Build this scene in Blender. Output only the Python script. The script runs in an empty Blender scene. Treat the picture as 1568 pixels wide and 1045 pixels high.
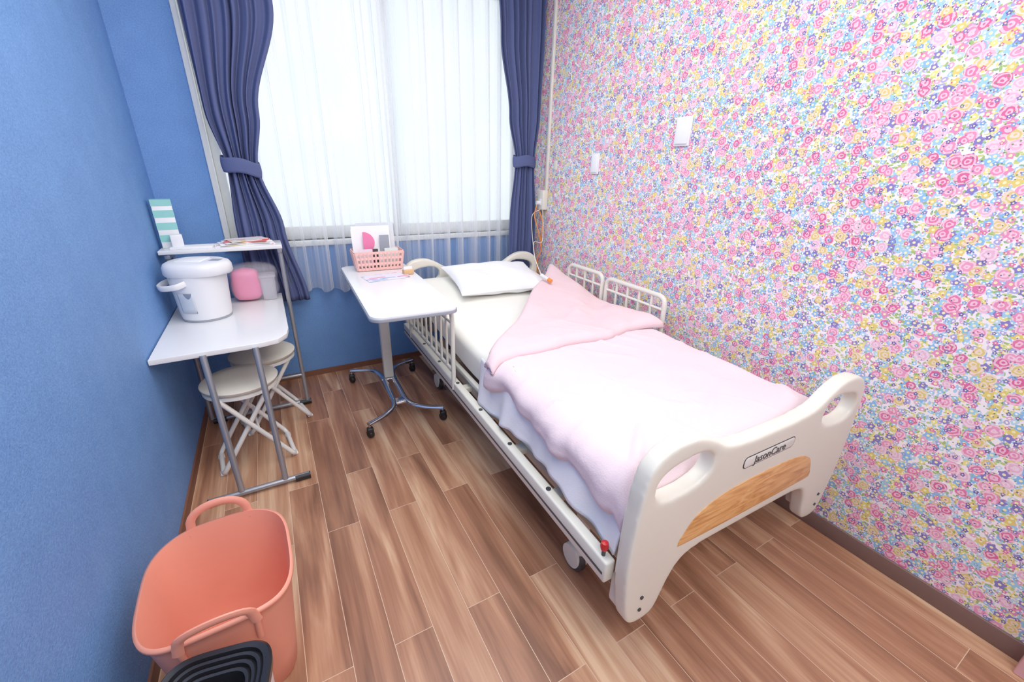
import bpy, bmesh, math, random
from mathutils import Vector, Matrix, noise as mnoise
random.seed(7)
S=bpy.context.scene
COL=bpy.context.collection

# ------------------------------------------------------------------ helpers
def lin(c):
    r=[]
    for v in c[:3]:
        v=v/255.0
        r.append(v/12.92 if v<=0.04045 else ((v+0.055)/1.055)**2.4)
    return (r[0],r[1],r[2],1.0)

class NT:
    def __init__(s,name):
        s.m=bpy.data.materials.new(name); s.m.use_nodes=True
        s.t=s.m.node_tree; s.t.nodes.clear()
        s.out=s.t.nodes.new('ShaderNodeOutputMaterial')
    def n(s,typ,**kw):
        nd=s.t.nodes.new(typ)
        for k,v in kw.items(): setattr(nd,k,v)
        return nd
    def l(s,a,b): s.t.links.new(a,b)
    def math(s,op,a,b=None,c=None,clamp=False):
        nd=s.n('ShaderNodeMath',operation=op); nd.use_clamp=clamp
        for i,v in enumerate((a,b,c)):
            if v is None: continue
            if hasattr(v,'is_linked'): s.l(v,nd.inputs[i])
            else: nd.inputs[i].default_value=v
        return nd.outputs[0]
    def mix(s,fac,a,b,blend='MIX'):
        nd=s.n('ShaderNodeMix',data_type='RGBA',blend_type=blend)
        for i,v in ((0,fac),(6,a),(7,b)):
            if hasattr(v,'is_linked'): s.l(v,nd.inputs[i])
            else: nd.inputs[i].default_value=v
        return nd.outputs[2]
    def ramp(s,fac,stops,interp='LINEAR'):
        nd=s.n('ShaderNodeValToRGB'); cr=nd.color_ramp; cr.interpolation=interp
        while len(cr.elements)<len(stops): cr.elements.new(0.5)
        for e,(p,c) in zip(cr.elements,stops):
            e.position=p; e.color=c
        s.l(fac,nd.inputs[0]); return nd.outputs[0]
    def obj(s):
        return s.n('ShaderNodeTexCoord').outputs['Object']
    def mapping(s,vec,scale=(1,1,1),loc=(0,0,0),rot=(0,0,0)):
        nd=s.n('ShaderNodeMapping'); s.l(vec,nd.inputs[0])
        nd.inputs['Scale'].default_value=scale; nd.inputs['Location'].default_value=loc; nd.inputs['Rotation'].default_value=rot
        return nd.outputs[0]
    def noise(s,vec,scale,detail=3,rough=0.5,dist=0.0):
        nd=s.n('ShaderNodeTexNoise'); s.l(vec,nd.inputs['Vector'])
        nd.inputs['Scale'].default_value=scale; nd.inputs['Detail'].default_value=detail
        nd.inputs['Roughness'].default_value=rough; nd.inputs['Distortion'].default_value=dist
        return nd
    def bump(s,h,strength,dist=0.01):
        nd=s.n('ShaderNodeBump'); nd.inputs['Strength'].default_value=strength; nd.inputs['Distance'].default_value=dist
        s.l(h,nd.inputs['Height']); return nd.outputs[0]
    def principled(s,col,rough=0.5,metal=0.0,normal=None,spec=0.5,**kw):
        p=s.n('ShaderNodeBsdfPrincipled')
        if hasattr(col,'is_linked'): s.l(col,p.inputs['Base Color'])
        else: p.inputs['Base Color'].default_value=col
        if hasattr(rough,'is_linked'): s.l(rough,p.inputs['Roughness'])
        else: p.inputs['Roughness'].default_value=rough
        p.inputs['Metallic'].default_value=metal
        p.inputs['Specular IOR Level'].default_value=spec
        if normal is not None: s.l(normal,p.inputs['Normal'])
        for k,v in kw.items(): p.inputs[k].default_value=v
        s.l(p.outputs[0],s.out.inputs[0]); return p

def simple(name,c,rough=0.5,metal=0.0,var=0.06,nscale=30,bump=0.05,bd=0.002,spec=0.5,**kw):
    t=NT(name); v=t.obj(); nz=t.noise(v,nscale,3)
    a=lin(c); lo=tuple(x*(1-var) for x in a[:3])+(1,); hi=tuple(min(1,x*(1+var)) for x in a[:3])+(1,)
    col=t.mix(nz.outputs[0],lo,hi)
    t.principled(col,rough,metal,t.bump(nz.outputs[0],bump,bd),spec,**kw)
    return t.m

def link(ob,mat=None,parent=None,smooth=False):
    COL.objects.link(ob)
    if mat is not None: ob.data.materials.append(mat)
    if parent is not None: ob.parent=parent
    if smooth and ob.type=='MESH':
        for p in ob.data.polygons: p.use_smooth=True
    return ob

def group(name,loc=(0,0,0),rz=0):
    e=bpy.data.objects.new(name,None); e.location=loc; e.rotation_euler=(0,0,rz); e.empty_display_size=0.1
    COL.objects.link(e); return e

def box(name,lo,hi,mat,parent=None,bevel=0.0,seg=2,rot=None):
    cx=[(a+b)/2 for a,b in zip(lo,hi)]
    bm=bmesh.new(); bmesh.ops.create_cube(bm,size=1.0)
    for v in bm.verts:
        v.co=Vector([v.co[i]*(hi[i]-lo[i]) for i in range(3)])
    if bevel>0: bmesh.ops.bevel(bm,geom=list(bm.edges),offset=bevel,segments=seg,profile=0.5,affect='EDGES')
    if rot:
        bmesh.ops.rotate(bm,verts=bm.verts,cent=(0,0,0),matrix=Matrix.Rotation(rot[1],3,rot[0]))
    bmesh.ops.translate(bm,verts=bm.verts,vec=cx)
    me=bpy.data.meshes.new(name); bm.to_mesh(me); bm.free()
    ob=bpy.data.objects.new(name,me); link(ob,mat,parent)
    if bevel>0:
        for p in me.polygons: p.use_smooth=True
        try: me.set_sharp_from_angle(angle=math.radians(50))
        except Exception: pass
    return ob

def mesh(name,verts,faces,mat,parent=None,smooth=True):
    me=bpy.data.meshes.new(name); me.from_pydata([tuple(v) for v in verts],[],faces); me.update()
    bm=bmesh.new(); bm.from_mesh(me); bmesh.ops.recalc_face_normals(bm,faces=bm.faces); bm.to_mesh(me); bm.free()
    return link(bpy.data.objects.new(name,me),mat,parent,smooth)

def grid(name,fn,nu,nv,mat,parent=None,solid=0.0,sub=0):
    vs=[fn(i/nu,j/nv) for j in range(nv+1) for i in range(nu+1)]
    fs=[(j*(nu+1)+i,j*(nu+1)+i+1,(j+1)*(nu+1)+i+1,(j+1)*(nu+1)+i) for j in range(nv) for i in range(nu)]
    me=bpy.data.meshes.new(name); me.from_pydata([tuple(v) for v in vs],[],fs); me.update()
    ob=link(bpy.data.objects.new(name,me),mat,parent,True)
    if solid:
        m=ob.modifiers.new('s','SOLIDIFY'); m.thickness=solid; m.offset=0
    if sub:
        m=ob.modifiers.new('b','SUBSURF'); m.levels=sub; m.render_levels=sub
    return ob

def loft(name,rings,mat,parent=None,cap=(True,True),smooth=True,sharp=40):
    n=len(rings[0]); vs=[p for r in rings for p in r]; fs=[]
    for k in range(len(rings)-1):
        for i in range(n):
            j=(i+1)%n
            fs.append((k*n+i,k*n+j,(k+1)*n+j,(k+1)*n+i))
    if cap[0]: fs.append(tuple(range(n))[::-1])
    if cap[1]: fs.append(tuple((len(rings)-1)*n+i for i in range(n)))
    ob=mesh(name,vs,fs,mat,parent,smooth)
    try: ob.data.set_sharp_from_angle(angle=math.radians(sharp))
    except Exception: pass
    return ob

def lathe(name,prof,mat,parent=None,c=(0,0),n=40,sx=1,sy=1,sharp=40):
    rings=[[(c[0]+r*sx*math.cos(2*math.pi*i/n),c[1]+r*sy*math.sin(2*math.pi*i/n),z) for i in range(n)] for r,z in prof]
    return loft(name,rings,mat,parent,sharp=sharp)

def fillet(pts,r,n=6):
    P=[Vector(p) for p in pts]; out=[P[0]]
    for i in range(1,len(P)-1):
        a,b,c=P[i-1],P[i],P[i+1]
        d1=(a-b); d2=(c-b); rr=min(r,d1.length*.48,d2.length*.48)
        p1=b+d1.normalized()*rr; p2=b+d2.normalized()*rr
        for k in range(n+1):
            t=k/n; out.append((1-t)**2*p1+2*t*(1-t)*b+t*t*p2)
    out.append(P[-1]); return out

def tube(name,pts,r,mat,parent=None,fil=0.0,seg=10,cyclic=False,sq=None):
    P=fillet(pts,fil) if fil>0 else [Vector(p) for p in pts]
    n=len(P); rings=[]; prev=None
    for i,p in enumerate(P):
        if cyclic: t=(P[(i+1)%n]-P[i-1])
        else: t=(P[min(i+1,n-1)]-P[max(i-1,0)])
        t.normalize()
        if prev is None:
            up=Vector((0,0,1)) if abs(t.z)<0.9 else Vector((1,0,0))
            a=t.cross(up).normalized()
        else:
            a=(prev-t*prev.dot(t)).normalized()
        prev=a; b=t.cross(a)
        ra,rb=(r,r) if sq is None else sq
        rings.append([p+a*ra*math.cos(2*math.pi*k/seg)+b*rb*math.sin(2*math.pi*k/seg) for k in range(seg)])
    if cyclic: rings.append(rings[0])
    return loft(name,rings,mat,parent,cap=(not cyclic,not cyclic),sharp=50)

def smoothpath(pts,n=8):
    P=[Vector(p) for p in pts]; out=[]
    for i in range(len(P)-1):
        p0=P[max(i-1,0)];p1=P[i];p2=P[i+1];p3=P[min(i+2,len(P)-1)]
        for k in range(n):
            t=k/n
            out.append(0.5*((2*p1)+(-p0+p2)*t+(2*p0-5*p1+4*p2-p3)*t*t+(-p0+3*p1-3*p2+p3)*t**3))
    out.append(P[-1]); return out

def closed_smooth(pts,n=6):
    P=[Vector((p[0],p[1],0)) for p in pts]; m=len(P); out=[]
    for i in range(m):
        p0=P[i-1];p1=P[i];p2=P[(i+1)%m];p3=P[(i+2)%m]
        for k in range(n):
            t=k/n
            out.append(0.5*((2*p1)+(-p0+p2)*t+(2*p0-5*p1+4*p2-p3)*t*t+(-p0+3*p1-3*p2+p3)*t**3))
    return [(v.x,v.y) for v in out]

def extrude(name,loops,half,bev,mat,parent=None,plane='XZ',at=0.0,res=3,voxel=0):
    cu=bpy.data.curves.new(name,'CURVE'); cu.dimensions='2D'; cu.fill_mode='BOTH'
    cu.extrude=half; cu.bevel_depth=bev; cu.bevel_resolution=res
    cu.offset=-bev
    for lp in loops:
        sp=cu.splines.new('POLY'); sp.points.add(len(lp)-1)
        for i,p in enumerate(lp): sp.points[i].co=(p[0],p[1],0,1)
        sp.use_cyclic_u=True
    tmp=bpy.data.objects.new('tmp',cu); COL.objects.link(tmp)
    bpy.context.view_layer.update()
    dg=bpy.context.evaluated_depsgraph_get()
    me=bpy.data.meshes.new_from_object(tmp.evaluated_get(dg))
    bpy.data.objects.remove(tmp)
    if plane=='XZ': M=Matrix(((1,0,0,0),(0,0,-1,at),(0,1,0,0),(0,0,0,1)))
    elif plane=='XY': M=Matrix.Translation((0,0,at))
    else: M=Matrix(((0,0,1,at),(1,0,0,0),(0,1,0,0),(0,0,0,1)))
    me.transform(M); me.name=name; me.materials.clear()
    bm=bmesh.new(); bm.from_mesh(me); bmesh.ops.remove_doubles(bm,verts=bm.verts,dist=1e-5)
    bmesh.ops.recalc_face_normals(bm,faces=bm.faces); bm.to_mesh(me); bm.free()
    if voxel:
        t2=bpy.data.objects.new('tmp2',me); COL.objects.link(t2)
        r=t2.modifiers.new('r','REMESH'); r.mode='VOXEL'; r.voxel_size=voxel; r.use_smooth_shade=True
        s=t2.modifiers.new('s','SMOOTH'); s.factor=0.5; s.iterations=16
        bpy.context.view_layer.update(); dg=bpy.context.evaluated_depsgraph_get()
        me2=bpy.data.meshes.new_from_object(t2.evaluated_get(dg)); bpy.data.objects.remove(t2)
        me2.name=name; me2.materials.clear()
        return link(bpy.data.objects.new(name,me2),mat,parent,True)
    ob=link(bpy.data.objects.new(name,me),mat,parent,True)
    try: me.set_sharp_from_angle(angle=math.radians(35))
    except Exception: pass
    return ob

def rrect(w,h,r,n=6,cx=0,cy=0):
    out=[]
    for sx,sy,a0 in ((1,1,0),(-1,1,90),(-1,-1,180),(1,-1,270)):
        for k in range(n+1):
            a=math.radians(a0+90*k/n)
            out.append((cx+sx*(w/2-r)+r*math.cos(a),cy+sy*(h/2-r)+r*math.sin(a)))
    return out

def text(name,body,size,loc,rot,mat,parent,ext=0.0006):
    cu=bpy.data.curves.new(name,'FONT'); cu.body=body; cu.size=size; cu.extrude=ext; cu.align_x='CENTER'; cu.align_y='CENTER'
    tmp=bpy.data.objects.new('tmp',cu); COL.objects.link(tmp); bpy.context.view_layer.update()
    dg=bpy.context.evaluated_depsgraph_get(); me=bpy.data.meshes.new_from_object(tmp.evaluated_get(dg)); bpy.data.objects.remove(tmp)
    me.materials.clear(); ob=link(bpy.data.objects.new(name,me),mat,parent); ob.location=loc; ob.rotation_euler=rot
    return ob

# ------------------------------------------------------------------ materials
def mat_blue():
    t=NT('blue_wallcover'); v=t.obj()
    a=t.noise(v,170,4,0.7); b=t.noise(v,9,3)
    f=t.math('ADD',t.math('MULTIPLY',a.outputs[0],0.8),t.math('MULTIPLY',b.outputs[0],0.2))
    c=t.ramp(f,[(0.3,lin((84,128,190))),(0.7,lin((112,160,220)))])
    t.principled(c,0.6,0,t.bump(a.outputs[0],0.5,0.004),0.4); return t.m
def mat_ceiling():
    return simple('ceiling_paper',(240,240,238),0.8,nscale=120,bump=0.3)
def mat_floor():
    t=NT('wood_plank_floor'); v=t.obj()
    sep=t.n('ShaderNodeSeparateXYZ'); t.l(v,sep.inputs[0])
    cmb=t.n('ShaderNodeCombineXYZ'); t.l(sep.outputs[1],cmb.inputs[0]); t.l(sep.outputs[0],cmb.inputs[1])
    br=t.n('ShaderNodeTexBrick'); t.l(cmb.outputs[0],br.inputs['Vector'])
    br.offset=0.37; br.offset_frequency=2; br.squash=1.0
    br.inputs['Color1'].default_value=(0,0,0,1); br.inputs['Color2'].default_value=(1,1,1,1); br.inputs['Mortar'].default_value=(0.5,0.5,0.5,1)
    br.inputs['Scale'].default_value=1.0; br.inputs['Mortar Size'].default_value=0.0010; br.inputs['Mortar Smooth'].default_value=0.1
    br.inputs['Brick Width'].default_value=0.90; br.inputs['Row Height'].default_value=0.125
    rid=t.n('ShaderNodeSeparateColor'); t.l(br.outputs['Color'],rid.inputs[0]); r=rid.outputs[0]
    offs=t.math('MULTIPLY',r,37.0)
    gx=t.math('ADD',t.math('MULTIPLY',sep.outputs[0],9.0),offs)
    gy=t.math('ADD',t.math('MULTIPLY',sep.outputs[1],0.9),offs)
    g=t.n('ShaderNodeCombineXYZ'); t.l(gx,g.inputs[0]); t.l(gy,g.inputs[1])
    n1=t.noise(g.outputs[0],1.0,4,0.5,1.0)
    gx2=t.math('MULTIPLY',gx,6.0); gy2=t.math('MULTIPLY',gy,1.5)
    g2=t.n('ShaderNodeCombineXYZ'); t.l(gx2,g2.inputs[0]); t.l(gy2,g2.inputs[1])
    n2=t.noise(g2.outputs[0],1.5,4,0.6,0.3)
    f=t.math('ADD',t.math('ADD',t.math('MULTIPLY',n1.outputs[0],1.0),t.math('MULTIPLY',n2.outputs[0],0.26)),t.math('MULTIPLY',t.math('SUBTRACT',r,0.5),0.14))
    c=t.ramp(f,[(0.40,lin((118,76,54))),(0.51,lin((144,96,70))),(0.62,lin((168,116,86))),(0.74,lin((194,146,112))),(0.86,lin((220,180,144)))])
    c=t.mix(br.outputs['Fac'],c,lin((216,184,156)))  # pale seam colour paints in the glint on the plank bevels
    rough=t.math('ADD',t.math('MULTIPLY',n2.outputs[0],0.15),0.30)
    bmp=t.bump(t.math('ADD',t.math('MULTIPLY',n2.outputs[0],0.3),t.math('MULTIPLY',br.outputs['Fac'],-1.0)),0.25,0.002)
    t.principled(c,rough,0,bmp,0.5); return t.m
def mat_floral():
    t=NT('floral_wallpaper'); v=t.obj()
    sep=t.n('ShaderNodeSeparateXYZ'); t.l(v,sep.inputs[0])
    cmb=t.n('ShaderNodeCombineXYZ'); t.l(sep.outputs[1],cmb.inputs[0]); t.l(sep.outputs[2],cmb.inputs[1]); P=cmb.outputs[0]
    dn=t.noise(P,60,2)
    dsub=t.n('ShaderNodeVectorMath',operation='SUBTRACT'); t.l(dn.outputs['Color'],dsub.inputs[0]); dsub.inputs[1].default_value=(.5,.5,.5)
    dsc=t.n('ShaderNodeVectorMath',operation='SCALE'); t.l(dsub.outputs[0],dsc.inputs[0]); dsc.inputs['Scale'].default_value=0.012
    dad=t.n('ShaderNodeVectorMath',operation='ADD'); t.l(P,dad.inputs[0]); t.l(dsc.outputs[0],dad.inputs[1]); PD=dad.outputs[0]
    W=lin((248,236,238))
    col=W
    def layer(col,src,scale,rad,off,palette,keep,rings=0,petals=0,center=None,op=1.0):
        vec=t.mapping(src,loc=(off,off*1.7,0))
        vo=t.n('ShaderNodeTexVoronoi',voronoi_dimensions='2D'); t.l(vec,vo.inputs['Vector'])
        vo.inputs['Scale'].default_value=scale; vo.inputs['Randomness'].default_value=0.85
        sc=t.n('ShaderNodeSeparateColor'); t.l(vo.outputs['Color'],sc.inputs[0])
        d=vo.outputs['Distance']; r=rad
        if petals:
            sub=t.n('ShaderNodeVectorMath',operation='SUBTRACT'); t.l(vec,sub.inputs[0]); t.l(vo.outputs['Position'],sub.inputs[1])
            sx=t.n('ShaderNodeSeparateXYZ'); t.l(sub.outputs[0],sx.inputs[0])
            ang=t.math('ARCTAN2',sx.outputs[0],sx.outputs[1])
            ph=t.math('ADD',t.math('MULTIPLY',ang,petals),t.math('MULTIPLY',sc.outputs[2],6.28))
            d=t.math('MULTIPLY',d,t.math('ADD',t.math('MULTIPLY',t.math('SINE',ph),-0.2),1.0))
        rr=t.math('MULTIPLY',t.math('ADD',t.math('MULTIPLY',sc.outputs[1],0.4),0.75),rad)
        m=t.math('LESS_THAN',d,rr)
        m=t.math('MULTIPLY',m,t.math('LESS_THAN',sc.outputs[2],keep))
        if op<1: m=t.math('MULTIPLY',m,op)
        n=len(palette); pc=t.ramp(sc.outputs[0],[(i/n,lin(c)) for i,c in enumerate(palette)],'CONSTANT')
        if rings:
            nb=t.noise(vec,scale*3,1)
            s=t.math('SINE',t.math('ADD',t.math('MULTIPLY',vo.outputs['Distance'],rings),t.math('MULTIPLY',nb.outputs[0],9.0)))
            s=t.math('GREATER_THAN',s,0.1)
            pc=t.mix(t.math('MULTIPLY',s,0.6),pc,lin((252,228,234)))
        if center:
            cm=t.math('LESS_THAN',vo.outputs['Distance'],rad*0.36)
            pc=t.mix(cm,pc,lin(center))
        return t.mix(m,col,pc)
    lv=t.mapping(PD,scale=(1,1.9,1),rot=(0,0,0.7))
    col=layer(col,lv,60,0.40,1.3,[(160,188,104),(180,202,122),(140,178,128),(200,208,116)],0.60)
    lv2=t.mapping(PD,scale=(2.0,1,1),rot=(0,0,0.4))
    col=layer(col,lv2,56,0.36,7.1,[(234,220,140),(156,186,112),(172,204,228),(214,190,218)],0.5)
    col=layer(col,PD,54,0.42,3.7,[(148,198,230),(238,222,128),(232,166,196),(172,164,212),(188,214,230)],0.8,0,0,(252,246,236))
    col=layer(col,P,36,0.40,5.1,[(134,184,228),(228,202,110),(132,120,188),(228,140,178),(156,204,228)],0.74,0,5,(248,236,180))
    col=layer(col,P,23.5,0.44,9.9,[(228,116,160),(236,152,184),(220,98,146),(234,182,204),(224,198,116),(234,140,176)],0.62,26,0)
    col=layer(col,P,48,0.27,12.4,[(106,94,168),(122,160,214),(222,110,160),(132,118,180)],0.36,0,5,(248,236,180))
    col=layer(col,P,92,0.20,15.4,[(110,100,138),(210,96,136),(114,148,96)],0.26)
    t.principled(col,0.5,0,None,0.35); return t.m
def mat_fabric(name,c,scale=220,var=0.08,rough=0.85,bump=0.25,trans=0,wr=0):
    t=NT(name); v=t.obj(); a=t.noise(v,scale,2); b=t.noise(v,7,4,0.55,0.6)
    L=lin(c); lo=tuple(x*(1-var) for x in L[:3])+(1,); hi=tuple(min(1,x*(1+var)) for x in L[:3])+(1,)
    cc=t.mix(a.outputs[0],lo,hi)
    h=t.math('ADD',t.math('MULTIPLY',a.outputs[0],0.15),t.math('MULTIPLY',b.outputs[0],wr))
    p=t.principled(cc,rough,0,t.bump(h,bump,0.012),0.2)
    return t.m
def mat_sheer():
    t=NT('sheer_voile'); v=t.obj()
    n=t.noise(t.mapping(v,scale=(30,30,0.5)),1.0,3,0.6)
    tp=t.n('ShaderNodeBsdfTransparent'); tl=t.n('ShaderNodeBsdfTranslucent'); df=t.n('ShaderNodeBsdfDiffuse')
    tl.inputs[0].default_value=(.86,.89,.93,1); df.inputs[0].default_value=(.86,.89,.93,1); tp.inputs[0].default_value=(1,1,1,1)
    m1=t.n('ShaderNodeMixShader'); m1.inputs[0].default_value=0.6; t.l(tl.outputs[0],m1.inputs[1]); t.l(df.outputs[0],m1.inputs[2])
    # a woven net looks denser where it turns edge-on
    lw=t.n('ShaderNodeLayerWeight'); lw.inputs['Blend'].default_value=0.5
    st=t.math('MULTIPLY',t.math('SUBTRACT',n.outputs[0],0.38),0.9,None,True)
    fac=t.math('ADD',t.math('MULTIPLY',lw.outputs['Facing'],1.5),t.math('ADD',st,0.06),None,True)
    m2=t.n('ShaderNodeMixShader'); t.l(fac,m2.inputs[0])
    t.l(tp.outputs[0],m2.inputs[1]); t.l(m1.outputs[0],m2.inputs[2]); t.l(m2.outputs[0],t.out.inputs[0]); return t.m
def mat_pane():
    t=NT('frosted_glass'); v=t.obj(); n=t.noise(v,4,1)
    tp=t.n('ShaderNodeBsdfTransparent'); tl=t.n('ShaderNodeBsdfTranslucent')
    c=t.mix(n.outputs[0],(.93,.97,.99,1),(1,1,1,1)); t.l(c,tl.inputs[0]); t.l(c,tp.inputs[0])
    m=t.n('ShaderNodeMixShader'); m.inputs[0].default_value=0.3; t.l(tp.outputs[0],m.inputs[1]); t.l(tl.outputs[0],m.inputs[2])
    t.l(m.outputs[0],t.out.inputs[0]); return t.m
def mat_wood_insert():
    t=NT('oak_insert'); v=t.obj(); m=t.mapping(v,scale=(1.2,1,9))
    n=t.noise(m,3.5,5,0.6,2.0)
    c=t.ramp(n.outputs[0],[(0.35,lin((188,124,66))),(0.5,lin((218,156,94))),(0.62,lin((230,176,114))),(0.7,lin((204,140,78)))])
    t.principled(c,0.35); return t.m
def mat_print(name,base,accents,sc=60):
    t=NT(name); v=t.obj()
    br=t.n('ShaderNodeTexBrick'); t.l(t.mapping(v,rot=(0,0,0.05)),br.inputs['Vector']); br.inputs['Scale'].default_value=sc
    br.inputs['Color1'].default_value=(0,0,0,1); br.inputs['Color2'].default_value=(1,1,1,1); br.inputs['Mortar'].default_value=(0,0,0,1)
    br.inputs['Brick Width'].default_value=2.6; br.inputs['Row Height'].default_value=0.7; br.inputs['Mortar Size'].default_value=0.16
    st=[(0.0,lin(base))]; n=len(accents)
    for i,a in enumerate(accents): st.append((0.55+0.4*i/max(1,n),lin(a)))
    c=t.ramp(br.outputs['Color'],st,'CONSTANT'); t.principled(c,0.4); return t.m
def mat_clear(name,c,alpha):
    t=NT(name); v=t.obj(); n=t.noise(v,25,3)
    p=t.principled(lin(c),0.15,0,t.bump(n.outputs[0],0.6,0.01),0.6); p.inputs['Alpha'].default_value=alpha; return t.m

BLUE=mat_blue(); CEIL=mat_ceiling(); FLOOR=mat_floor(); FLORAL=mat_floral()
TRIMW=simple('white_window_trim',(228,230,228),0.4); BROWN=simple('brown_baseboard',(116,88,80),0.5)
BASEL=simple('walnut_baseboard',(120,76,56),0.5)
NAVY=mat_fabric('navy_curtain_cloth',(82,92,134),200,0.12,0.8,0.2,0.0,0.1)
SHEER=mat_sheer(); PANE=mat_pane()
IVORY=simple('ivory_plastic',(228,223,208),0.32,var=0.02,bump=0.02)
IVORYM=simple('ivory_painted_steel',(224,221,208),0.3,var=0.02,bump=0.02)
GREYM=simple('grey_painted_steel',(180,184,182),0.38,0.1)
DARKM=simple('dark_steel',(70,72,76),0.4,0.5)
SILVER=simple('silver_tube',(160,162,168),0.3,0.6,var=0.03)
CHROME=simple('chrome',(220,220,225),0.12,1.0,var=0.02,bump=0.0)
BLACK=simple('black_rubber',(24,24,26),0.5); WHITE=simple('white_laminate',(236,236,236),0.2,var=0.01,bump=0.01)
WHITEP=simple('white_plastic',(236,236,238),0.3,var=0.01,bump=0.02); GREYP=simple('grey_plastic',(150,155,165),0.4)
WHITET=simple('white_tube_paint',(236,234,228),0.3,var=0.01)
BEIGEV=simple('beige_vinyl',(218,212,198),0.45,var=0.04,nscale=60)
CORAL=simple('coral_plastic',(235,150,126),0.42,var=0.04,nscale=12,bump=0.03)
PINKP=simple('pink_plastic',(243,188,178),0.4,var=0.03); HOTPINK=simple('pink_wrap',(238,120,165),0.4)
RED=simple('red_plastic',(200,30,35),0.35); ORANGE=simple('orange_plastic',(240,140,50),0.4)
TEAL=simple('teal_carton',(140,208,200),0.5); PAPER=simple('white_paper',(244,244,244),0.6,var=0.01)
WOODB=simple('small_wood',(214,170,120),0.5); PINKW=simple('pink_door_paint',(235,180,185),0.5)
DUVET=mat_fabric('pink_duvet_cotton',(234,211,217),260,0.02,0.9,0.5,0,1.0)
FOLD=mat_fabric('pink_duvet_reverse',(237,206,210),260,0.02,0.9,0.5,0,1.0)
SHEET=mat_fabric('cream_sheet',(240,238,228),260,0.02,0.9,0.3,0,0.6)
UNDER=mat_fabric('white_under_sheet',(240,238,243),260,0.02,0.9,0.4,0,1.0)
PILLOW=mat_fabric('white_pillow_cotton',(243,243,244),260,0.02,0.9,0.5,0,1.0)
OAK=mat_wood_insert(); LABELW=simple('label_plate',(225,222,214),0.4); INK=simple('label_ink',(60,56,56),0.5)
LINER=simple('black_liner',(30,30,34),.28)

# ------------------------------------------------------------------ room
XL,XR,YB,YF,ZC=-0.51,1.84,3.0,-1.0,2.7
T=0.1
box('floor',(XL-T,YF-T,-0.05),(XR+T,YB+T,0),FLOOR)
box('ceiling',(XL-T,YF-T,ZC),(XR+T,YB+T,ZC+0.05),CEIL)
box('wall_left',(XL-T,YF,0),(XL,YB,ZC),BLUE)
box('wall_right',(XR,YF,0),(XR+T,YB,ZC),FLORAL)
box('wall_front',(XL-T,YF-T,0),(XR+T,YF,ZC),CEIL)
WX0,WX1,WZ0,WZ1=-0.22,1.76,0.95,2.5
wb=group('wall_back')
box('lower',(XL-T,YB,0),(XR+T,YB+T,WZ0),BLUE,wb)
box('upper',(XL-T,YB,WZ1),(XR+T,YB+T,ZC),BLUE,wb)
box('left_part',(XL-T,YB,WZ0),(WX0,YB+T,WZ1),BLUE,wb)
box('right_part',(WX1,YB,WZ0),(XR+T,YB+T,WZ1),BLUE,wb)
box('baseboard_left',(XL,YF,0),(XL+0.008,YB,0.05),BASEL)
box('baseboard_back',(XL,YB-0.008,0),(XR,YB,0.04),BASEL)
box('baseboard_right',(XR-0.01,YF,0),(XR,YB,0.07),BROWN,bevel=0.003)
box('trim_1',(1.77,-0.25,0),(XR,-0.09,2.05),PINKW,bevel=0.004)
w=group('window_1')
c=0.028
box('casing_left',(WX0-c+0.01,YB-0.02,WZ0-c),(WX0+0.01,YB+T,WZ1+c),TRIMW,w,0.004)
box('casing_right',(WX1-0.01,YB-0.02,WZ0-c),(WX1+c-0.01,YB+T,WZ1+c),TRIMW,w,0.004)
box('casing_top',(WX0,YB-0.02,WZ1-0.01),(WX1,YB+T,WZ1+c),TRIMW,w,0.004)
box('sill',(WX0-c,YB-0.025,WZ0-0.035),(WX1+c,YB+T,WZ0),TRIMW,w,0.006)
mid=0.80
for nm,x0,x1,y in (('sash_left',WX0+0.01,mid+0.03,YB+0.05),('sash_right',mid-0.03,WX1-0.01,YB+0.02)):
    b=0.045
    box(nm+'_stile_a',(x0,y,WZ0),(x0+b,y+0.025,WZ1),TRIMW,w,0.003)
    box(nm+'_stile_b',(x1-b,y,WZ0),(x1,y+0.025,WZ1),TRIMW,w,0.003)
    box(nm+'_rail_low',(x0+b,y,WZ0),(x1-b,y+0.025,WZ0+0.08),TRIMW,w,0.003)
    box(nm+'_rail_top',(x0+b,y,WZ1-0.06),(x1-b,y+0.025,WZ1),TRIMW,w,0.003)
    box(nm+'_pane',(x0+b,y+0.01,WZ0+0.08),(x1-b,y+0.014,WZ1-0.06),PANE,w)

# ------------------------------------------------------------------ curtains
def interp(z,tab):
    for (z0,a),(z1,b) in zip(tab,tab[1:]):
        if z<=z1:
            t=(z-z0)/(z1-z0); t=max(0,min(1,t)); t=t*t*(3-2*t)
            return [p+(q-p)*t for p,q in zip(a,b)]
    return tab[-1][1]
YCU=2.865
def curtain(name,tab,y0,n,z0,z1,mat,seed=0):
    g=group(name)
    def fn(s,t):
        z=z0+(z1-z0)*t; xl,xr,amp=interp(z,tab)
        q=s+0.012*math.sin(9*s+seed+z*0.7)
        ph=2*math.pi*n*q+0.5*math.sin(z*1.3+seed+5*s)
        A=amp*(0.75+0.25*math.sin(13*s+seed))
        x=xl+(xr-xl)*s+0.006*math.sin(ph*0.5+z)
        return (x,y0+A*math.sin(ph)+0.15*A*math.sin(2.3*ph+z),z)
    grid('cloth',fn,240,60,mat,g,0.002)
    return g
tieL=1.38
YCR=2.83
gL=curtain('blackout_curtain',[(0.60,(-0.17,0.15,0.018)),(1.05,(-0.17,0.075,0.018)),(tieL,(-0.150,0.0,0.024)),(1.65,(-0.195,0.05,0.022)),(2.15,(-0.20,0.20,0.022)),(2.6,(-0.19,0.26,0.022))],YCU,8,0.60,2.56,NAVY,0.4)
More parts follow.
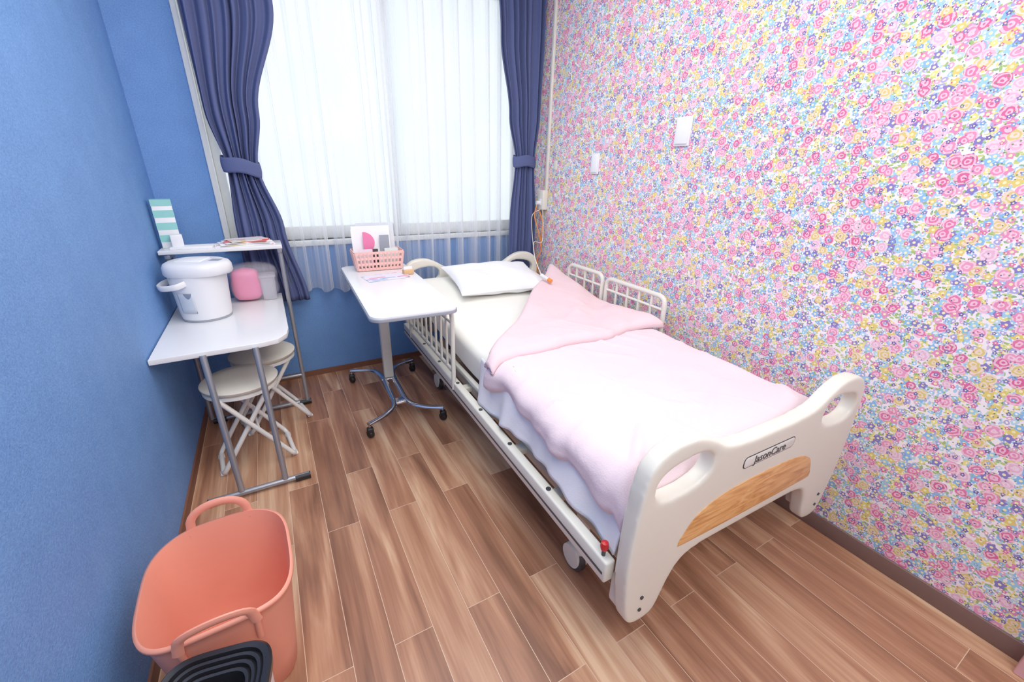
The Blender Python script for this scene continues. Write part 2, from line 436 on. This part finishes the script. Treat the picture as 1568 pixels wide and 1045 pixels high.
gR=curtain('blackout_curtain.001',[(0.58,(1.58,1.82,0.016)),(1.05,(1.59,1.82,0.018)),(1.46,(1.625,1.785,0.022)),(1.75,(1.565,1.82,0.024)),(2.2,(1.49,1.832,0.028)),(2.6,(1.46,1.832,0.028))],YCR,7,0.58,2.56,NAVY,2.1)
def tie(g,cx,w,z,tilt,yc):
    def fn(s,t):
        a=2*math.pi*s; r=1+0.05*math.sin(math.pi*t)
        x=cx+w/2*r*math.cos(a); y=yc+0.04*r*math.sin(a)
        return (x,y,z+(t-.5)*0.075+tilt*math.cos(a)*1.0+0.006*math.sin(3*a))
    grid('tieback',fn,40,6,NAVY,g,0.003)
tie(gL,-0.075,0.175,tieL,-0.015,YCU); tie(gR,1.705,0.18,1.46,0.0,YCR)
def sheer(name,x0,x1,n,y,seed):
    g=group(name)
    def fn(s,t):
        z1=2.55; z0=0.63+0.02*math.sin(7*s+seed)+0.012*math.sin(2*math.pi*n*s)
        z=z0+(z1-z0)*t; ph=2*math.pi*n*s+0.9*math.sin(z*0.8+4*s+seed)+0.5*math.sin(23*s+seed)
        k=math.sin(ph); sp=math.copysign(abs(k)**0.6,k)
        return (x0+(x1-x0)*s+0.008*math.sin(ph*2+1),y+0.019*(0.7+0.3*math.sin(15*s+seed+z*.5))*sp,z)
    grid('cloth',fn,360,24,SHEER,g)
sheer('sheer_curtain',-0.16,0.86,9,2.945,0.3); sheer('sheer_curtain.001',0.78,1.78,9,2.925,1.9)
cr=group('curtain_rail')
box('rail_outer',(-0.30,YCU-.012,2.57),(1.83,YCU+.012,2.60),TRIMW,cr,0.004); box('rail_inner',(-0.30,2.93,2.57),(1.83,2.955,2.60),TRIMW,cr,0.004)
for x in (-0.25,0.8,1.78): box('bracket',(x,2.84,2.60),(x+0.02,3.0,2.612),TRIMW,cr)

# ------------------------------------------------------------------ bed
BY=1.6
bed=group('hospital_bed',(1.225,BY,0),-0.0227)
half=[(-.43,.178),(-.475,.182),(-.502,.215),(-.518,.30),(-.530,.40),(-.533,.50),(-.528,.60),(-.522,.68),(-.504,.745),(-.458,.784),(-.40,.795),(-.34,.789),(-.28,.762),(-.22,.728),(-.13,.714),(0,.712)]
low=[(0,.382),(-.20,.380),(-.28,.372),(-.322,.347),(-.35,.30),(-.372,.235),(-.393,.19)]
def board(nm,yy,zoff):
    L=half+[(-x,z) for x,z in half[::-1][1:]]
    B=[(-x,z) for x,z in low[::-1]]+low[1:]
    outl=closed_smooth(L+B,4)
    outl=[(x,z+zoff) for x,z in outl]
    holes=[]
    for s in (-1,1):
        h=[]
        for k in range(36):
            a=2*math.pi*k/36; ca,sa=math.cos(a),math.sin(a)
            px=0.104*math.copysign(abs(ca)**0.8,ca); pz=0.056*math.copysign(abs(sa)**0.85,sa)
            th=s*-0.12
            h.append((s*0.374+px*math.cos(th)-pz*math.sin(th),0.682+zoff+px*math.sin(th)+pz*math.cos(th)))
        holes.append(h)
    return extrude(nm,[outl]+holes,0.025,0.0,IVORY,bed,'XZ',yy,0,voxel=0.006)
board('footboard',-1.075,0)
board('headboard',1.13,0.035)
FY=-1.0995
ins=closed_smooth([(-.345,.432),(-.335,.46),(-.285,.52),(-.18,.552),(0,.562),(.18,.552),(.27,.52),(.305,.46),(.31,.432),(.28,.424),(0,.422),(-.31,.424)],4)
extrude('footboard_wood_insert',[ins],0.001,0.0015,OAK,bed,'XZ',FY-.0005,1)
extrude('footboard_label_plate',[rrect(.255,.042,.015,5,-.0,.634)],0.0005,0.0008,INK,bed,'XZ',FY,1)
extrude('footboard_label_face',[rrect(.247,.035,.012,5,-.0,.634)],0.0005,0.0008,LABELW,bed,'XZ',FY-.001,1)
text('footboard_label_text','JasonCare',0.038,(0,FY-.003,.633),(math.pi/2,0,0),INK,bed)
for s in (-1,1):
    extrude('footboard_corner_block',[rrect(.085,.13,.025,4,s*.455,.262)],0.026,0.008,IVORY,bed,'XZ',-1.050,3)
    for z in (.235,.285): lathe('screw',[(0.0001,0),(0.006,0),(0.006,.004),(0.0001,.004)],DARKM,bed,n=12).matrix_local=Matrix.Translation((s*.455,FY,z))@Matrix.Rotation(math.pi/2,4,'X')
for s in (-1,1):
    nm='side_rail'
    box(nm,(s*.532-.018,-1.04,.325),(s*.532+.018,1.10,.40),IVORYM,bed,0.006)
    box(nm+'_groove',(s*.5505-.001,-1.03,.352),(s*.5505+.001,1.09,.360),DARKM,bed)
    box('inner_beam',(s*.45-.014,-1.03,.33),(s*.45+.014,1.10,.385),GREYM,bed,0.004)
    box('deck_edge',(s*.47-.012,-1.02,.40),(s*.47+.012,1.10,.425),IVORYM,bed,0.004)
    for y in (-.72,-.44,-.16,.12,.40,.68,.95):
        box('outrigger',(min(s*.45,s*.535),y-.022,.345),(max(s*.45,s*.535),y+.022,.372),IVORYM,bed,0.003)
        lathe('bolt',[(0.0001,0),(0.009,0),(0.009,.004),(0.0001,.004)],DARKM,bed,n=12).location=(s*.532,y,.3995)
for y in (-1.0,-.5,0,.5,1.05): box('cross_beam',(-.46,y-.02,.33),(.46,y+.02,.375),GREYM,bed,0.003)
for y in (-.75,.8):
    box('lift_frame',(-.40,y-.025,.22),(.40,y+.025,.27),IVORYM,bed,0.004)
    for s in (-1,1):
        box('lift_arm',(s*.38-.015,y-.02,.10),(s*.38+.015,y+.02,.36),IVORYM,bed,0.003)
        lathe('caster_wheel',[(0.0001,-.018),(0.045,-.018),(0.055,-.01),(0.055,.01),(0.045,.018),(0.0001,.018)],DARKM,bed,n=28).matrix_local=Matrix.Translation((s*.41,y,.055))@Matrix.Rotation(math.pi/2,4,'Y')
        lathe('caster_cover',[(0.0001,-.024),(0.046,-.022),(0.05,.022),(0.0001,.024)],IVORY,bed,n=28).matrix_local=Matrix.Translation((s*.41,y,.066))@Matrix.Rotation(math.pi/2,4,'Y')
box('lift_long_beam',(-.33,-.8,.16),(-.30,.85,.20),GREYM,bed,0.004); box('lift_long_beam',(.30,-.8,.16),(.33,.85,.20),GREYM,bed,0.004)
box('motor_box',(-.12,-.3,.20),(.12,.1,.30),GREYP,bed,0.01)
tube('lever_stem',[(-.535,-1.01,.38),(-.535,-1.01,.425)],0.006,DARKM,bed); lathe('lever_knob',[(0.001,.42),(.010,.422),(.013,.435),(.010,.447),(.001,.45)],RED,bed,c=(-.535,-1.01),n=16)
def zr(y):
    t=max(0,y-0.12); return 0.14*t*t/(t+0.15) if t>0 else 0
rings=[]
for y in [-1.02,-1.01,-.98]+[-.9+.1*i for i in range(20)]+[1.05,1.075,1.085]:
    e=0.02 if y in (-1.02,1.085) else (0.006 if y in(-1.01,1.075) else 0)
    base=rrect(.93-2*e,.17-2*e,.045,5,0,.51)
    rings.append([(x,y,z+zr(y)) for x,z in base])
loft('mattress',rings,SHEET,bed,sharp=60)
def nz(x,y,f,s=0): return mnoise.noise(Vector((x*f+s,y*f-s,s*1.7)))
def ridge(x,y,f,s=0):
    v=abs(nz(x,y,f,s)); return math.exp(-(v/.09)**2)
XA,YA,XBt,YBt=-.50,-.20,.40,.76
def ymax(x):
    if x<=XA: return YA
    return YA+(min(x,.45)-XA)/(XBt-XA)*(YBt-YA)
def duv_top(x,y):
    z=.592+zr(y)+.050+0.018*nz(x,y,3.0,1)+0.005*nz(x,y,8,4)
    u=x*.8+y*.6; v=-x*.6+y*.8
    z+=0.012*ridge(u*.5,v*1.6,3.6,11)*max(0,nz(x,y,4,31)+.25)+0.009*ridge(u*1.7,v*.6,4.5,21)*max(0,nz(x,y,4,41)+.2)
    z+=0.010*math.exp(-((y+.93)**2)/.01)
    return z
def duvet(s,t):
    top=.96; drop=.17
    d=s*(top+drop)
    xr=.465
    if d<top-0.05:
        x=xr-d; ym=ymax(x); y=-1.035+(ym+1.035)*t; z=duv_top(x,y)
        ed=min(1,(xr-x)/.06+.0); z-=.07*(1-ed)**2
        edge=min(1,(1-t)*(ym+1.035)/.05); z-=.035*(1-edge)**2
        edf=min(1,t*(ym+1.035)/.06); z-=.05*(1-edf)**2
    else:
        q=(d-(top-.05))/(drop+.05)
        xe=xr-(top-.05); y=-1.035+(YA+.02+1.035)*t
        a=min(1,q*1.5)*math.pi/2
        wv=math.sin(y*19+1.8*math.sin(y*6.3)); w2=math.sin(y*41+2*math.sin(y*9))
        x=xe-.060*math.sin(a)-0.014*wv*q-0.006*w2*q-0.02*nz(y,0,7,2)*q
        if q>.85: x+=.02*((q-.85)/.15)**2
        hang=.105+.024*math.sin(y*5.2+1)+.012*wv
        z=duv_top(xe,y)-hang*q**1.5-0.01*q
        edf=min(1,t/.06); z-=.05*(1-edf)**2
    return (x,y,z)
grid('duvet',duvet,170,170,DUVET,bed,0.022)
def skirt(s,t):
    y=-1.03+(.98)*s; q=t
    x=-.476-0.034*q-0.014*math.sin(y*24+2*math.sin(y*5))*q-.006*nz(y,0,11,1)-.005*math.sin(y*51)*q
    z=.60-(.180+.02*math.sin(y*6+2)+.01*math.sin(y*19))*q
    return (x,y,z)
grid('duvet_underside_cover',skirt,160,14,UNDER,bed,0.006)
def fold(s,t):
    x=-.515+s*(.985)
    lo=-.235+.045*math.sin(s*3.1)+.012*math.sin(s*17)+.02*math.sin(s*8+1)*s
    hi=ymax(x)+.025+.012*math.sin(s*12)
    if s<.04: hi=lo+(hi-lo)*.8+.01
    y=lo+(hi-lo)*t
    u=min(t*(hi-lo),(1-t)*(hi-lo),s*.98+.012,(1-s)*.98+.004)
    e=min(1,u/.035); rise=.032*math.sqrt(max(0,1-(1-e)**2))
    z=duv_top(x,y)+.006+rise+.014*nz(x,y,5,9)*e
    a=(x*1.25-y)
    z+=.007*math.sin(a*19+2*nz(x,y,3,5))*e*s
    z+=.03*math.exp(-((s-1)**2/.015+(t-1)**2/.05))
    z+=.018*math.exp(-((s-.95)**2/.01+(t-.12)**2/.02))
    if x<-.46: z-=(.46+x)**2*12
    return (x,y,z)
grid('duvet_folded_corner',fold,110,80,FOLD,bed,0.02)
def pil(sg):
    def fn(s,t):
        u=2*s-1; v=2*t-1
        k=1-0.07*(1-abs(v)**2); k2=1-0.08*(1-abs(u)**2)
        x=u*.315*k; y=v*.225*k2
        th=((1-abs(u)**2.6)*(1-abs(v)**2.6))
        h=.060*max(0,th)**.5*(1+.35*nz(x,y,6,3)+.12*nz(x,y,14,5))
        return Vector((x,y,sg*h))
    return fn
def pilgrid(sg):
    f=pil(sg)
    Mx=Matrix.Translation((.02,.815,.60+zr(.815)+.056))@Matrix.Rotation(math.atan(.13)+.05,4,'X')@Matrix.Rotation(-.05,4,'Z')
    return lambda s,t: Mx@f(s,t)
grid('pillow_top',pilgrid(1),60,50,PILLOW,bed); grid('pillow_bottom',pilgrid(-1),60,50,PILLOW,bed)
def guard(nm,x,y0,y1,z0,z1,nb,r=0.011):
    tube(nm+'_frame',[(x,y0,z0-.1),(x,y0,z1),(x,y1,z1),(x,y1,z0-.1)],r,IVORYM,bed,fil=.05)
    tube(nm+'_lower',[(x,y0,z0),(x,y1,z0)],r*.8,IVORYM,bed)
    tube(nm+'_upper',[(x,y0,z1-.07),(x,y1,z1-.07)],r*.6,IVORYM,bed)
    for i in range(1,nb+1):
        y=y0+(y1-y0)*i/(nb+1); tube(nm+'_bar',[(x,y,z0),(x,y,z1-.0)],r*.62,IVORYM,bed,seg=8)
guard('guard_left',-.545,.14,.92,.46,.785,8)
guard('guard_right_foot',.505,-.19,.27,.58,.81,4,.013)
guard('guard_right_head',.505,.31,.66,.60,.82,3,.013)
# nurse call button resting on the bed, cord to the wall box (part of the bed group)
def bl(p):
    v=Vector(p)-Vector((1.225,BY,0)); return Matrix.Rotation(0.0227,3,'Z')@v
tube('nurse_call_grip',[bl((1.485,2.12,.765)),bl((1.475,2.19,.78))],0.011,WHITEP,bed); tube('nurse_call_button',[bl((1.484,2.12,.765)),bl((1.49,2.095,.758))],0.013,ORANGE,bed)
tube('nurse_call_cable',[bl(p) for p in smoothpath([(1.475,2.19,.78),(1.53,2.36,.86),(1.66,2.58,.92),(1.78,2.66,.90),(1.80,2.68,1.0),(1.795,2.69,1.13)])],0.003,IVORY,bed,seg=6)

# ------------------------------------------------------------------ overbed table
ot=group('overbed_table',(.515,2.20,0),-.04)
extrude('tabletop',[rrect(.385,1.06,.05,8)],0.009,0.003,WHITE,ot,'XY',.808,2)
extrude('tabletop_edge',[rrect(.392,1.067,.053,8)],0.005,0.003,GREYP,ot,'XY',.803,2)
box('support_arm',(-.035,-.25,.765),(.035,.42,.79),IVORYM,ot,0.004)
box('column_outer',(-.026,.33,.10),(.034,.38,.52),IVORYM,ot,0.006); box('column_inner',(-.02,.337,.5),(.028,.373,.77),IVORYM,ot,0.004)
for s in (-1,1):
    p=smoothpath([(s*.215,-.155,.085),(s*.10,-.09,.088),(s*.04,.0,.09),(s*.033,.2,.09),(s*.035,.38,.09),(s*.08,.50,.09),(s*.215,.565,.085)])
    tube('base_tube',p,0.013,CHROME,ot,sq=(.016,.011))
    for y in (-.155,.555):
        lathe('caster_wheel',[(0.0001,-.012),(0.022,-.012),(0.025,-.006),(0.025,.006),(0.022,.012),(0.0001,.012)],BLACK,ot,n=24).matrix_local=Matrix.Translation((s*.21,y,.026))@Matrix.Rotation(.4,4,'Z')@Matrix.Rotation(math.pi/2,4,'Y')
        box('caster_fork',(s*.21-.018,y-.02,.03),(s*.21+.018,y+.015,.066),BLACK,ot,0.008)
        tube('caster_stem',[(s*.21,y,.06),(s*.21,y,.085)],.007,CHROME,ot)
for y in (.02,.35): box('base_plate',(-.05,y-.03,.082),(.05,y+.03,.098),CHROME,ot,0.004)

ZT=.821
pb=group('brochure_basket',(.545,2.60,ZT),-.04)
def bring(w,d,z,r=.015): return [(x,y,z) for x,y in rrect(w,d,r,4)]
loft('basket_floor',[bring(.26,.13,.002),bring(.26,.13,.006)],PINKP,pb)
for zz,k in ((.004,0),(.034,.35),(.068,.7),(.10,1.0)):
    w,d=.26+.03*k,.13+.03*k
    loft('basket_band',[bring(w,d,zz),bring(w,d,zz+.015),bring(w-.008,d-.008,zz+.015),bring(w-.008,d-.008,zz),bring(w,d,zz)],PINKP,pb,cap=(False,False))
for (ax,n) in (('x',12),('y',6)):
    for i in range(n+1):
        for s in (-1,1):
            f=i/n-.5
            if ax=='x': p0=(f*.245,s*.063,.004); p1=(f*.272,s*.078,.108)
            else: p0=(s*.128,f*.115,.004); p1=(s*.143,f*.14,.108)
            tube('basket_rib',[p0,p1],.0055,PINKP,pb,seg=6)
BROCH=mat_print('brochure_print',(240,240,240),[(236,80,130),(120,190,170),(80,80,90),(240,200,120)],22)
LGREY=simple('pale_grey_print',(214,218,224),.5)
for i,(y,h,dx) in enumerate(((.05,.265,.015),(.03,.25,-.015),(.01,.235,-.02))):
    box('brochure',(-.115+dx,y-.002,.01),(.105+dx,y+.002,h),(LGREY,PAPER,PAPER)[i],pb,rot=('X',-.12))
extrude('brochure_pink_disc',[[(-.075+.065*math.cos(a*.2618),.16+.065*math.sin(a*.2618)*.95) for a in range(-6,7)]],.0004,.0003,HOTPINK,pb,'XZ',-.012,0)
box('brochure_photo',(.02,-.010,.10),(.075,-.006,.20),simple('photo_grey',(150,155,165),.4),pb)
box('brochure_teal',(.04,-.03,.02),(.12,-.026,.125),mat_print('leaflet_teal',(225,240,232),[(90,190,150),(60,60,60)],30),pb)
box('brochure_small',(-.11,-.04,.02),(-.0,-.036,.125),mat_print('leaflet_pink',(240,228,236),[(236,90,140),(60,60,60)],30),pb)
lf=group('leaflet',(.53,2.37,ZT),.12)
LEAF=mat_print('leaflet_print',(230,226,240),[(220,120,165),(160,155,210),(230,180,120),(130,180,210)],26)
box('sheet_1',(-.12,-.085,0),(.09,.065,.0012),LEAF,lf); box('sheet_2',(-.02,-.06,.0014),(.13,.05,.0024),LEAF,lf,rot=('Z',-.2))
wbk=group('wooden_card_stand',(.665,2.38,ZT),.1)
box('block',(-.03,-.018,0),(.03,.018,.028),WOODB,wbk,.004); box('card',(-.025,-.002,.02),(.025,.002,.045),PAPER,wbk)

# ------------------------------------------------------------------ desk with raised shelf
dk=group('folding_desk')
ZD=.67
front=[(-.505,1.985),(-.12,2.0),(-.05,2.02),(-.012,2.075),(0.0,2.16),(0.0,2.825),(-.505,2.825)]
extrude('desktop',[front],.009,.003,WHITE,dk,'XY',ZD-.012,2)
box('shelf_board',(-.50,2.645,.965),(.045,2.83,.985),WHITE,dk,.003)
for x,xb in ((-.33,-.305),(-.14,-.13)):
    tube('front_leg',[(x,1.99,.655),(xb,1.86,.03)],.013,SILVER,dk)
def foot(x0,x1,y):
    tube('foot_bar',[(x0,y,.022),(x1,y,.022)],.013,SILVER,dk)
    for a,b in ((x0-.005,x0+.06),(x1-.06,x1+.005)): tube('foot_cap',[(a,y,.0175),(b,y,.0175)],.017,BLACK,dk)
foot(-.43,-.03,1.86); foot(-.46,.045,2.60)
for x in (-.47,.03):
    tube('rear_post',[(x,2.60,.03),(x,2.66,.66),(x,2.68,.965)],.012,SILVER,dk)
    box('shelf_bracket',(x-.012,2.66,.94),(x+.012,2.81,.963),SILVER,dk,.003)
    tube('shelf_brace',[(x,2.80,.66),(x,2.80,.95)],.009,SILVER,dk)
tube('under_bar',[(-.47,2.615,.2),(.03,2.615,.2)],.009,SILVER,dk)
tube('under_rail',[(-.33,2.02,.63),(-.33,2.8,.63)],.009,SILVER,dk); tube('under_rail',[(-.14,2.02,.63),(-.14,2.8,.63)],.009,SILVER,dk)
tube('hanging_cord',smoothpath([(.05,2.66,.96),(.062,2.655,.9),(.052,2.66,.82),(.06,2.66,.76)]),.003,DARKM,dk,seg=6)

def stool(name,cx,cy,rz,z=.45):
    g=group(name,(cx,cy,0),rz)
    lathe('seat',[(0.001,z-.03),(.145,z-.03),(.160,z-.018),(.162,z-.008),(.152,z),(.10,z+.004),(.001,z+.005)],BEIGEV,g,n=48)
    lathe('seat_ring',[(.148,z-.045),(.156,z-.045),(.156,z-.03),(.148,z-.03)],WHITET,g,n=48)
    for s,yy in ((1,.125),(-1,.105)):
        tube('leg_frame',[(-s*.10,-yy,z-.04),(s*.155,-yy,.012),(s*.155,yy,.012),(-s*.10,yy,z-.04)],.011,WHITET,g,fil=.035)
        tube('leg_top',[(-s*.10,-yy,z-.04),(-s*.10,yy,z-.04)],.009,WHITET,g)
        for y2 in (-1,1): box('foot_pad',(s*.155-.014,y2*(yy-.03)-.018,0),(s*.155+.014,y2*(yy-.03)+.018,.012),WHITEP,g,.003)
    tube('pivot',[(.026,-.125,.215),(.026,.125,.215)],.006,WHITET,g)
    return g
stool('folding_stool',-.245,2.17,.12); stool('folding_stool.001',-.15,2.50,.25,.44)

# hot water pot
pt=group('electric_hot_water_pot',(-.345,2.505,ZD),math.radians(-20))
lathe('body',[(.001,0),(.097,0),(.104,.006),(.109,.04),(.115,.14),(.120,.210),(.120,.232),(.001,.232)],WHITEP,pt,n=56)
lathe('base_ring',[(.001,.001),(.105,.001),(.106,.012),(.001,.012)],GREYP,pt,n=48)
lid=[]
for z,k in ((.226,1.0),(.236,1.04),(.265,1.03),(.280,.97),(.287,.85),(.289,.3)):
    r=[]
    for i in range(56):
        a=2*math.pi*i/56; rr=.121*k
        ca,sa=math.cos(a),math.sin(a)
        q=(abs(ca)**3+abs(sa)**3)**(-1/3)
        x=rr*ca*(.5+.5*q); y=rr*sa*(.5+.5*q)
        f=max(0,ca)**3
        r.append((x+.03*f*k,y,z))
    lid.append(r)
loft('lid',lid,WHITEP,pt,sharp=60)
box('lid_panel',(-.06,-.05,.287),(.05,.05,.293),PAPER,pt,.002); box('push_button',(.07,-.025,.277),(.12,.025,.289),GREYP,pt,.003)
tube('handle',smoothpath([(0.0,-.120,.200),(-.03,-.152,.19),(-.10,-.140,.183),(-.138,-.06,.18),(-.145,0,.18),(-.138,.06,.18),(-.10,.12,.183),(-.02,.137,.19),(0,.120,.20)],6),.008,WHITEP,pt,sq=(.005,.014))
def lab(s,t):
    a=math.radians(-118+36*s); r=.1125+.006*t
    return (r*math.cos(a),r*math.sin(a),.05+.10*t)
grid('instruction_label',lab,12,4,mat_print('pot_label',(205,212,222),[(120,130,150)],55),pt,.001)

bg=group('bagged_supplies',(-.125,2.735,ZD))
def blob(nm,w,d,h,mat,c=(0,0),sd=1,sq=.5):
    rings=[]
    for k in range(15):
        t=k/14; s=max(.02,(1-abs(2*t-1)**5))**.4
        rings.append([(c[0]+w*s*math.copysign(abs(math.cos(a))**sq,math.cos(a))*(1+.10*nz(a,t*3,1.3,sd)),c[1]+d*s*math.copysign(abs(math.sin(a))**sq,math.sin(a)),h*t+.001) for a in [2*math.pi*i/36 for i in range(36)]])
    return loft(nm,rings,mat,bg,sharp=70)
blob('pink_pack',.070,.055,.185,HOTPINK,(-.040,-.0),2,.55); blob('clear_bag',.118,.078,.215,mat_clear('clear_film',(236,232,240),.18),(0,0),5)
CLR=mat_clear('clear_container_plastic',(226,226,234),.45)
loft('container',[[(x+.065,y,z) for x,y in rrect(a,b,.015,4)] for a,b,z in ((.07,.09,.004),(.082,.10,.13),(.090,.108,.132),(.090,.108,.142),(.05,.06,.146))],CLR,bg)

ZS=.985
cb=group('tissue_carton',(-.455,2.775,ZS),.15)
box('carton',(-.04,-.03,0),(.042,.03,.235),PAPER,cb,.002)
for z in (.03,.09,.15): box('carton_teal_band',(-.0405,-.031,z),(.0425,.0305,z+.035),TEAL,cb)
box('carton_top',(-.0405,-.031,.205),(.0425,.0305,.2355),TEAL,cb)
box('side_pack',(.0,-.09,0),(.05,-.045,.07),WHITEP,cb,.004)
lp=group('leaflet_stack',(-.12,2.745,ZS),.1)
LR=mat_print('leaflet_red',(240,236,236),[(226,90,80),(246,170,170),(240,215,130)],24)
for i in range(7):
    r=(.04*i*(-1)**i); box('sheet',(-.15+.01*i,-.07,.004*i),(.13-.006*i,.06,.004*i+.0035),PAPER if i%2==0 and i<6 else (simple('red_cover',(226,110,96),.5) if i==5 else LR),lp,rot=('Z',r))
nb=group('white_notebook',(-.36,2.70,ZS),-.05)
box('cover',(-.09,-.045,0),(.09,.04,.012),PAPER,nb,.002)

# ------------------------------------------------------------------ coral tub
tb=group('laundry_tub',(-.272,1.075,0),.04)
def sup(w,d,z,n=3.4,m=64,wob=0):
    r=[]
    for i in range(m):
        a=2*math.pi*i/m; c_,s_=math.cos(a),math.sin(a)
        x=w*math.copysign(abs(c_)**(2/n),c_); y=d*math.copysign(abs(s_)**(2/n),s_)
        r.append((x,y,z+wob*abs(s_)**6))
    return r
o=[(.118,.125,0),(.128,.135,.008),(.138,.15,.10),(.150,.17,.22),(.162,.184,.34),(.168,.191,.368),(.173,.196,.372),(.173,.196,.380),(.166,.189,.382)]
i_=[(.158,.180,.34),(.146,.166,.22),(.134,.146,.10),(.124,.131,.015),(.115,.122,.008)]
loft('tub_body',[sup(a,b,z,3.4,64,.012*(z/.38)**3) for a,b,z in o+i_],CORAL,tb,sharp=80)
for s,up,outw in ((1,.058,.006),(-1,.036,.010)):
    arc=[(-.078,s*.190,.36),(-.074,s*.192,.385)]+[(-.072*math.cos(math.pi*k/14),s*(.193+outw*math.sin(math.pi*k/14)),.392+up*math.sin(math.pi*k/14)**.8) for k in range(15)]+[(.074,s*.192,.385),(.078,s*.190,.36)]
    tube('handle',arc,.01,CORAL,tb,sq=(.006,.012))
    for sx in (-1,1): tube('handle_rib',[(sx*.078,s*.188,.375),(sx*.073,s*.178,.29)],.009,CORAL,tb,sq=(.008,.008))

bn=group('waste_bin',(-.280,.738,0),-.20)
loft('bin_body',[sup(a,b,z,4) for a,b,z in [(.085,.095,0),(.09,.10,.01),(.106,.114,.33),(.109,.117,.345),(.108,.116,.352),(.104,.112,.352),(.103,.111,.34)]],WHITEP,bn,cap=(True,False))
rr=[(.110,.118,.335),(.112,.120,.337),(.113,.121,.356),(.108,.116,.362)]
for k in range(4):
    q=k*.012
    rr+=[(.103-q,.111-q,.361-.006*k),(.097-q,.105-q,.360-.006*k),(.0955-q,.1035-q,.350-.006*k)]
rr+=[(.057,.065,.322),(.05,.06,.06),(.04,.05,.04)]
loft('bin_liner',[sup(a,b,z,4) for a,b,z in rr],LINER,bn,cap=(False,True),sharp=30)

# ------------------------------------------------------------------ wall fittings
def plate(name,y,z,w_,h):
    g=group(name,(XR,y,z))
    box('plate',(-.010,-w_/2,-h/2),(0,w_/2,h/2),WHITEP,g,.003); box('cover',(-.016,-w_/2+.010,-h/2+.010),(-.008,w_/2-.010,h/2-.010),WHITEP,g,.002)
plate('wall_plate',1.555,1.595,.09,.13); plate('wall_plate.001',2.19,1.45,.07,.12)
du=group('cable_duct'); box('duct',(XR-.018,2.70,1.26),(XR,2.725,ZC),IVORY,du,.003)
ou=group('wall_outlet_box',(XR,2.735,1.20)); box('box',(-.045,-.04,-.07),(0,.04,.07),IVORY,ou,.006)
box('socket',(-.048,-.02,-.04),(-.044,.02,.01),WHITEP,ou,.002)
tube('plug',[(-.045,0,-.02),(-.075,0,-.02)],.014,WHITEP,ou)
tube('cord_orange',smoothpath([(-.07,0,-.03),(-.085,.0,-.12),(-.05,-.02,-.25),(-.03,-.03,-.36),(-.05,-.01,-.45),(-.03,0,-.6)]),.004,ORANGE,ou,seg=6)
tube('cord_orange',smoothpath([(-.04,.02,-.07),(-.03,-.03,-.16),(-.045,-.045,-.22),(-.03,-.02,-.30),(-.04,-.035,-.34)]),.005,ORANGE,ou,seg=6)
tube('cord_white',smoothpath([(-.04,.0,-.07),(-.09,.03,-.12),(-.08,.02,-.3),(-.05,0,-.5)]),.003,IVORY,ou,seg=6)
sw=group('wall_switch',(XR,2.62,1.44)); box('plate',(-.006,-.02,-.03),(0,.02,.03),IVORY,sw,.002)

# ------------------------------------------------------------------ lights
FILLM=NT('fill_panel_glow'); em=FILLM.n('ShaderNodeEmission'); em.inputs[1].default_value=1.5; FILLM.l(em.outputs[0],FILLM.out.inputs[0])  # emission for the added fill panel overhead
def area(name,loc,rot,sx,sy,e,col=(1,1,1)):
    L=bpy.data.lights.new(name,'AREA'); L.shape='RECTANGLE'; L.size=sx; L.size_y=sy; L.energy=e; L.color=col
    o=bpy.data.objects.new(name,L); o.location=loc; o.rotation_euler=rot; COL.objects.link(o); return o
cl=group('added_fill_panel'); box('glow_panel',(.3,.5,ZC-.05),(1.1,1.3,ZC),FILLM.m,cl,.01)  # unseen glowing panel, added at the ceiling as fill
area('overhead_fill',(.5,1.2,ZC-.07),(0,0,0),1.6,1.8,35,(1,.98,.96))  # added fill from above, out of view and wider than the panel
area('rear_fill',(.5,-.6,ZC-.15),(math.radians(45),0,0),2.0,.8,38,(1,.985,.97))  # added fill behind the camera, tilted into the room; no fixture there
area('window_daylight',((WX0+WX1)/2,YB+.45,1.8),(math.radians(-90),0,0),2.4,2.0,11.5,(.97,.99,1.0))
W=bpy.data.worlds.new('world'); S.world=W; W.use_nodes=True
bgn=W.node_tree.nodes['Background']; bgn.inputs[0].default_value=(.9,.96,1,1); bgn.inputs[1].default_value=0.8

# ------------------------------------------------------------------ camera
f=634.5
V=Vector((-42,1537.5,f)).normalized(); D=Vector((-391,-272.5,f)).normalized(); X=V.cross(D).normalized()
if X.x<0: X=-X
right=Vector((X[0],D[0],-V[0])); down=Vector((X[1],D[1],-V[1])); fwd=Vector((X[2],D[2],-V[2]))
M=Matrix((( right.x,-down.x,-fwd.x,0),(right.y,-down.y,-fwd.y,0),(right.z,-down.z,-fwd.z,1.4),(0,0,0,1)))
cam=bpy.data.cameras.new('camera'); cam.sensor_width=36; cam.lens=f/1568*36; cam.clip_start=.02
co=bpy.data.objects.new('camera',cam); COL.objects.link(co); co.matrix_world=M; S.camera=co
S.view_settings.view_transform='Standard'; S.view_settings.look='None'; S.view_settings.exposure=0.0; S.view_settings.gamma=1.14
